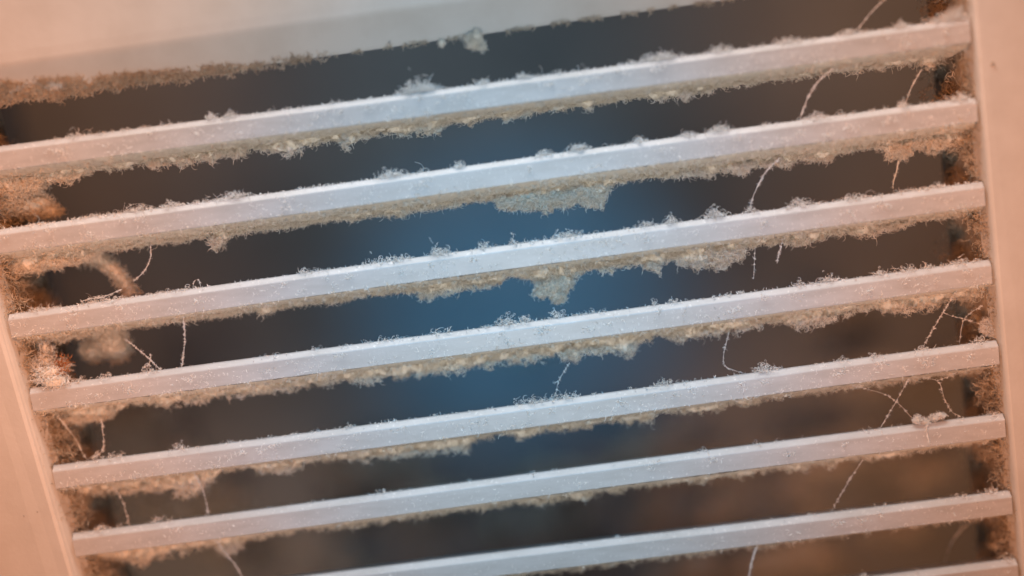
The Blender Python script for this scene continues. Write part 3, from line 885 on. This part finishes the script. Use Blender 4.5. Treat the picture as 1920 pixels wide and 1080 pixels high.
fl = mb.build('fleck', M_RUST)
tag(fl, 'rust orange flecks caught in the wad', None, None, 'stuff')
fl.parent = ob
fl.matrix_parent_inverse = Matrix.Translation(-Vector(first) * MM)

wad('lint_wad', [(1720, 787, 0.9, 1.3, 1.1, 0.9), (1735, 790, 0.9, 1.3, 0.7, 0.8), (1752, 783, 1.0, 1.5, 0.8, 0.8), (1765, 778, 1.1, 1.2, 0.6, 0.7)],
    'pale twisted lint wad lying on the right part of the sixth slat', 'lint wad', (M_LINT, M_DUST), per=46, ln=(0.8, 2.0), wd=(0.12, 0.2))
wad('lint_wad', [(1848, 612, 3, 1.6, 2.2, 1.2), (1855, 622, 3, 1.2, 1.4, 1.0)],
    'small pale lint wad in the corner above the right end of the fifth slat', 'lint wad', (M_LINT, M_DUST), per=34, ln=(0.8, 2.4), core=False)
wad('lint_wad', [(1795, 22, 3, 2.6, 1.4, 1.2), (1782, 30, 2, 2.0, 0.8, 1.0), (1808, 10, 4, 1.8, 1.5, 1.0)],
    'pale lint wad in the corner above the right end of the topmost slat', 'lint wad', (M_LINT, M_DUST), per=34, ln=(1, 2.8), core=False)


# ------------------------------------------------------------------ dusty cobweb threads
def thread(paths, y, label, rad=0.11, beads=0.5, hairs=1.2, m=M_LINT):
    rad *= 0.8
    mb = MB()
    first = None
    for path in paths:
        yy = y if isinstance(y, (list, tuple)) else [y] * len(path)
        if len(yy) != len(path):
            yy = np.interp(np.linspace(0, 1, len(path)), np.linspace(0, 1, len(yy)), yy)
        P = curve_pts([at(px, py, q) for (px, py), q in zip(path, yy)], 0.35)
        n = len(P)
        P = P + np.cumsum(rng.normal(size=(n, 3)) * 0.02, 0) * np.sin(np.linspace(0, math.pi, n))[:, None]
        first = P[0] if first is None else first
        nz = vnoise(np.stack([np.arange(n) * 0.35, np.full(n, P[0, 0]), np.zeros(n)], 1), 3)
        nz2 = vnoise(np.stack([np.arange(n) * 0.9, np.full(n, P[0, 2]), np.zeros(n)], 1), 4)
        R = rad * (0.28 + 0.75 * nz + 0.55 * np.clip(nz2 - 0.55, 0, 1) * 2)
        tube(mb, P, R, 5)
        ln = n * 0.35
        nb = int(ln * beads * 1.7)
        for k in rng.integers(0, n, nb):
            q = P[k] + rng.normal(size=3) * 0.05
            cnt = int(rng.integers(2, 8))
            fibers(mb, np.repeat(q[None], cnt, 0), rdir(cnt), rng.uniform(0.25, 0.8, cnt), rng.uniform(0.12, 0.22, cnt), rng.uniform(1, 5, cnt), 3, 0.8)
        nh = int(ln * hairs * 1.6)
        k = rng.integers(0, n, nh)
        fibers(mb, P[k], rdir(nh) + np.gradient(P, axis=0)[k] * 3, rng.uniform(0.3, 1.0, nh), rng.uniform(0.06, 0.12, nh), rng.uniform(0.5, 4, nh), 3, 0.6)
    return tag(mb.build('dust_thread', m, origin=tuple(first)), label, 'cobweb thread', 'dusty cobweb threads across the gaps')


thread([[(1665, -8), (1635, 22), (1610, 52)]], 2.5, 'slanting blurred thread in the dark gap under the frame lip', 0.22)
thread([[(1562, 128), (1530, 160), (1500, 222)]], 3, 'thick pale thread between topmost and second slats, farther from the right jamb', 0.26, 1.0, 3)
thread([[(1560, 132), (1578, 130), (1600, 124)]], 5, 'short sagging thread under the topmost slat beside a thick pale thread', 0.1)
thread([[(1728, 130), (1708, 165), (1697, 195)]], 6, 'grey blurred thread between topmost and second slats, nearer the right jamb', 0.2, 0.5, 2)
thread([[(1462, 296), (1440, 320), (1420, 355), (1405, 392)]], 3, 'beaded slanting thread between second and third slats, left of a short upright thread', 0.19, 1.0, 3)
thread([[(1685, 302), (1680, 325), (1674, 352)]], 6, 'short upright dust thread dropping from the second slat near its right end', 0.26, 0.8, 3, M_DUST)
thread([[(1416, 462), (1414, 495), (1413, 521)]], 5, 'thin straight dangling thread beneath the third slat', 0.09, 0.5, 1)
thread([[(1468, 448), (1463, 468), (1457, 492)]], 4, 'short dangling thread with a dust knot at its end beneath the third slat', 0.12, 1.6, 3)
thread([[(1367, 622), (1357, 660), (1358, 684), (1375, 694), (1402, 702)]], 3, 'bent thread dropping below the fourth slat and turning along the fifth', 0.10, 0.5, 1)
thread([[(1800, 536), (1765, 590), (1731, 650)]], 2.5, 'long straight beaded thread crossing from fourth to fifth slat by the right end', 0.10, 1.0, 1)
thread([[(1842, 572), (1808, 598), (1799, 642)], [(1808, 598), (1842, 608)], [(1768, 586), (1808, 598)]], 3, 'branching web of threads in the corner above the right end of the fifth slat', 0.08, 0.7, 1)
thread([[(1706, 706), (1682, 750), (1650, 803)]], 2.0, 'straight beaded thread slanting down to the sixth slat left of a lint wad', 0.09, 0.9, 0.8)
thread([[(1598, 722), (1655, 740), (1685, 760), (1708, 782)]], 2.0, 'thread sagging from the fifth slat down to the lint wad', 0.08, 0.5, 0.6)
thread([[(1702, 708), (1757, 714), (1772, 748), (1785, 772), (1802, 781)], [(1757, 714), (1812, 688)]], 2.5, 'forked thread joining the fifth slat to the right side of the lint wad', 0.08, 0.6, 0.8)
thread([[(1738, 793), (1738, 812), (1743, 834)]], -0.3, 'pale strand draped over the face of the sixth slat below a lint wad', 0.22, 1.0, 3)
thread([[(1618, 862), (1590, 905), (1557, 962)]], 2.5, 'lone straight thread slanting between sixth and seventh slats', 0.09, 0.5, 0.8)
thread([[(283, 458), (281, 488), (268, 510), (252, 526)]], 4, 'curved fuzzy thread hanging beside the thick dust rope', 0.13, 0.8, 3)
thread([[(343, 588), (347, 630), (345, 655), (341, 690)]], 2, 'upright fuzzy thread between third and fourth slats left of centre', 0.14, 1.4, 4)
thread([[(236, 636), (255, 652), (275, 668), (300, 692)], [(283, 665), (280, 682), (268, 690)]], 2, 'slanting knotted thread running from the round dust ball to the fourth slat', 0.13, 1.0, 3)
thread([[(1068, 680), (1048, 712), (1040, 740), (1025, 755)], [(1048, 714), (1038, 718)]], 3, 'crooked thread dropping from the middle of the fourth slat', 0.09, 0.8, 1.5)
thread([[(108, 780), (140, 822), (152, 845), (163, 862)]], 3, 'slanting thread above the left end of the fifth slat, nearer the jamb', 0.10, 0.8, 1.5)
thread([[(190, 785), (193, 830), (188, 848), (163, 862)]], 2.5, 'bent thread above the left end of the fifth slat with a dusty knot', 0.10, 1.0, 2)
thread([[(360, 882), (378, 915), (386, 940), (391, 966)]], 3, 'fuzzy thread hanging between fifth and sixth slats, left part', 0.11, 0.9, 2)
thread([[(210, 912), (228, 935), (236, 960), (242, 984)]], 3, 'faint thread by the left jamb between fifth and sixth slats', 0.10, 0.7, 1.2)
thread([[(402, 1008), (425, 1040), (445, 1066), (462, 1100)]], 2.5, 'slanting thread hanging below the left part of the sixth slat', 0.13, 0.6, 2)
thread([[(1421, 1020), (1412, 1045), (1402, 1095)]], 2.0, 'thick tapering strand hanging below the seventh slat', 0.42, 0.8, 5)
thread([[(1836, 968), (1800, 995), (1780, 1025), (1770, 1062)]], 14, 'faint bowed strand in the lowest gap by the right jamb', 0.16, 0.4, 1.5)
thread([[(152, 565), (185, 556), (205, 552), (229, 542)], [(205, 552), (195, 556), (165, 560)]], 1.5, 'wispy thread lying along the top of the third slat near its left end', 0.10, 0.6, 2)
thread([[(362, 538), (364, 527), (372, 524), (376, 536)]], 1.5, 'tiny loop of thread standing on the third slat', 0.09, 0.5, 2)
thread([[(232, 398), (245, 385), (265, 382), (290, 388)]], 2.5, 'faint hair arch standing on the second slat near its left end', 0.07, 0.2, 0.6)

# specks on the frame face
mb = MB()
for px, py, r_ in ((1862, 120, 0.45), (1868, 128, 0.2), (682, 52, 0.5), (930, 23, 0.4), (1855, 700, 0.2), (45, 968, 0.15), (70, 960, 0.15), (730, 83, 0.3)):
    yy = -1.5 if px > 1700 or px < 100 else 2.0
    lump(mb, at(px, py, yy - 0.02), (r_, 0.12, r_ * 1.3), int(px), 8, 6, 0.4, 1.0)
tag(mb.build('dirt_speck', M_OLD, vent), 'brown dirt specks on the frame', None, None, 'stuff')
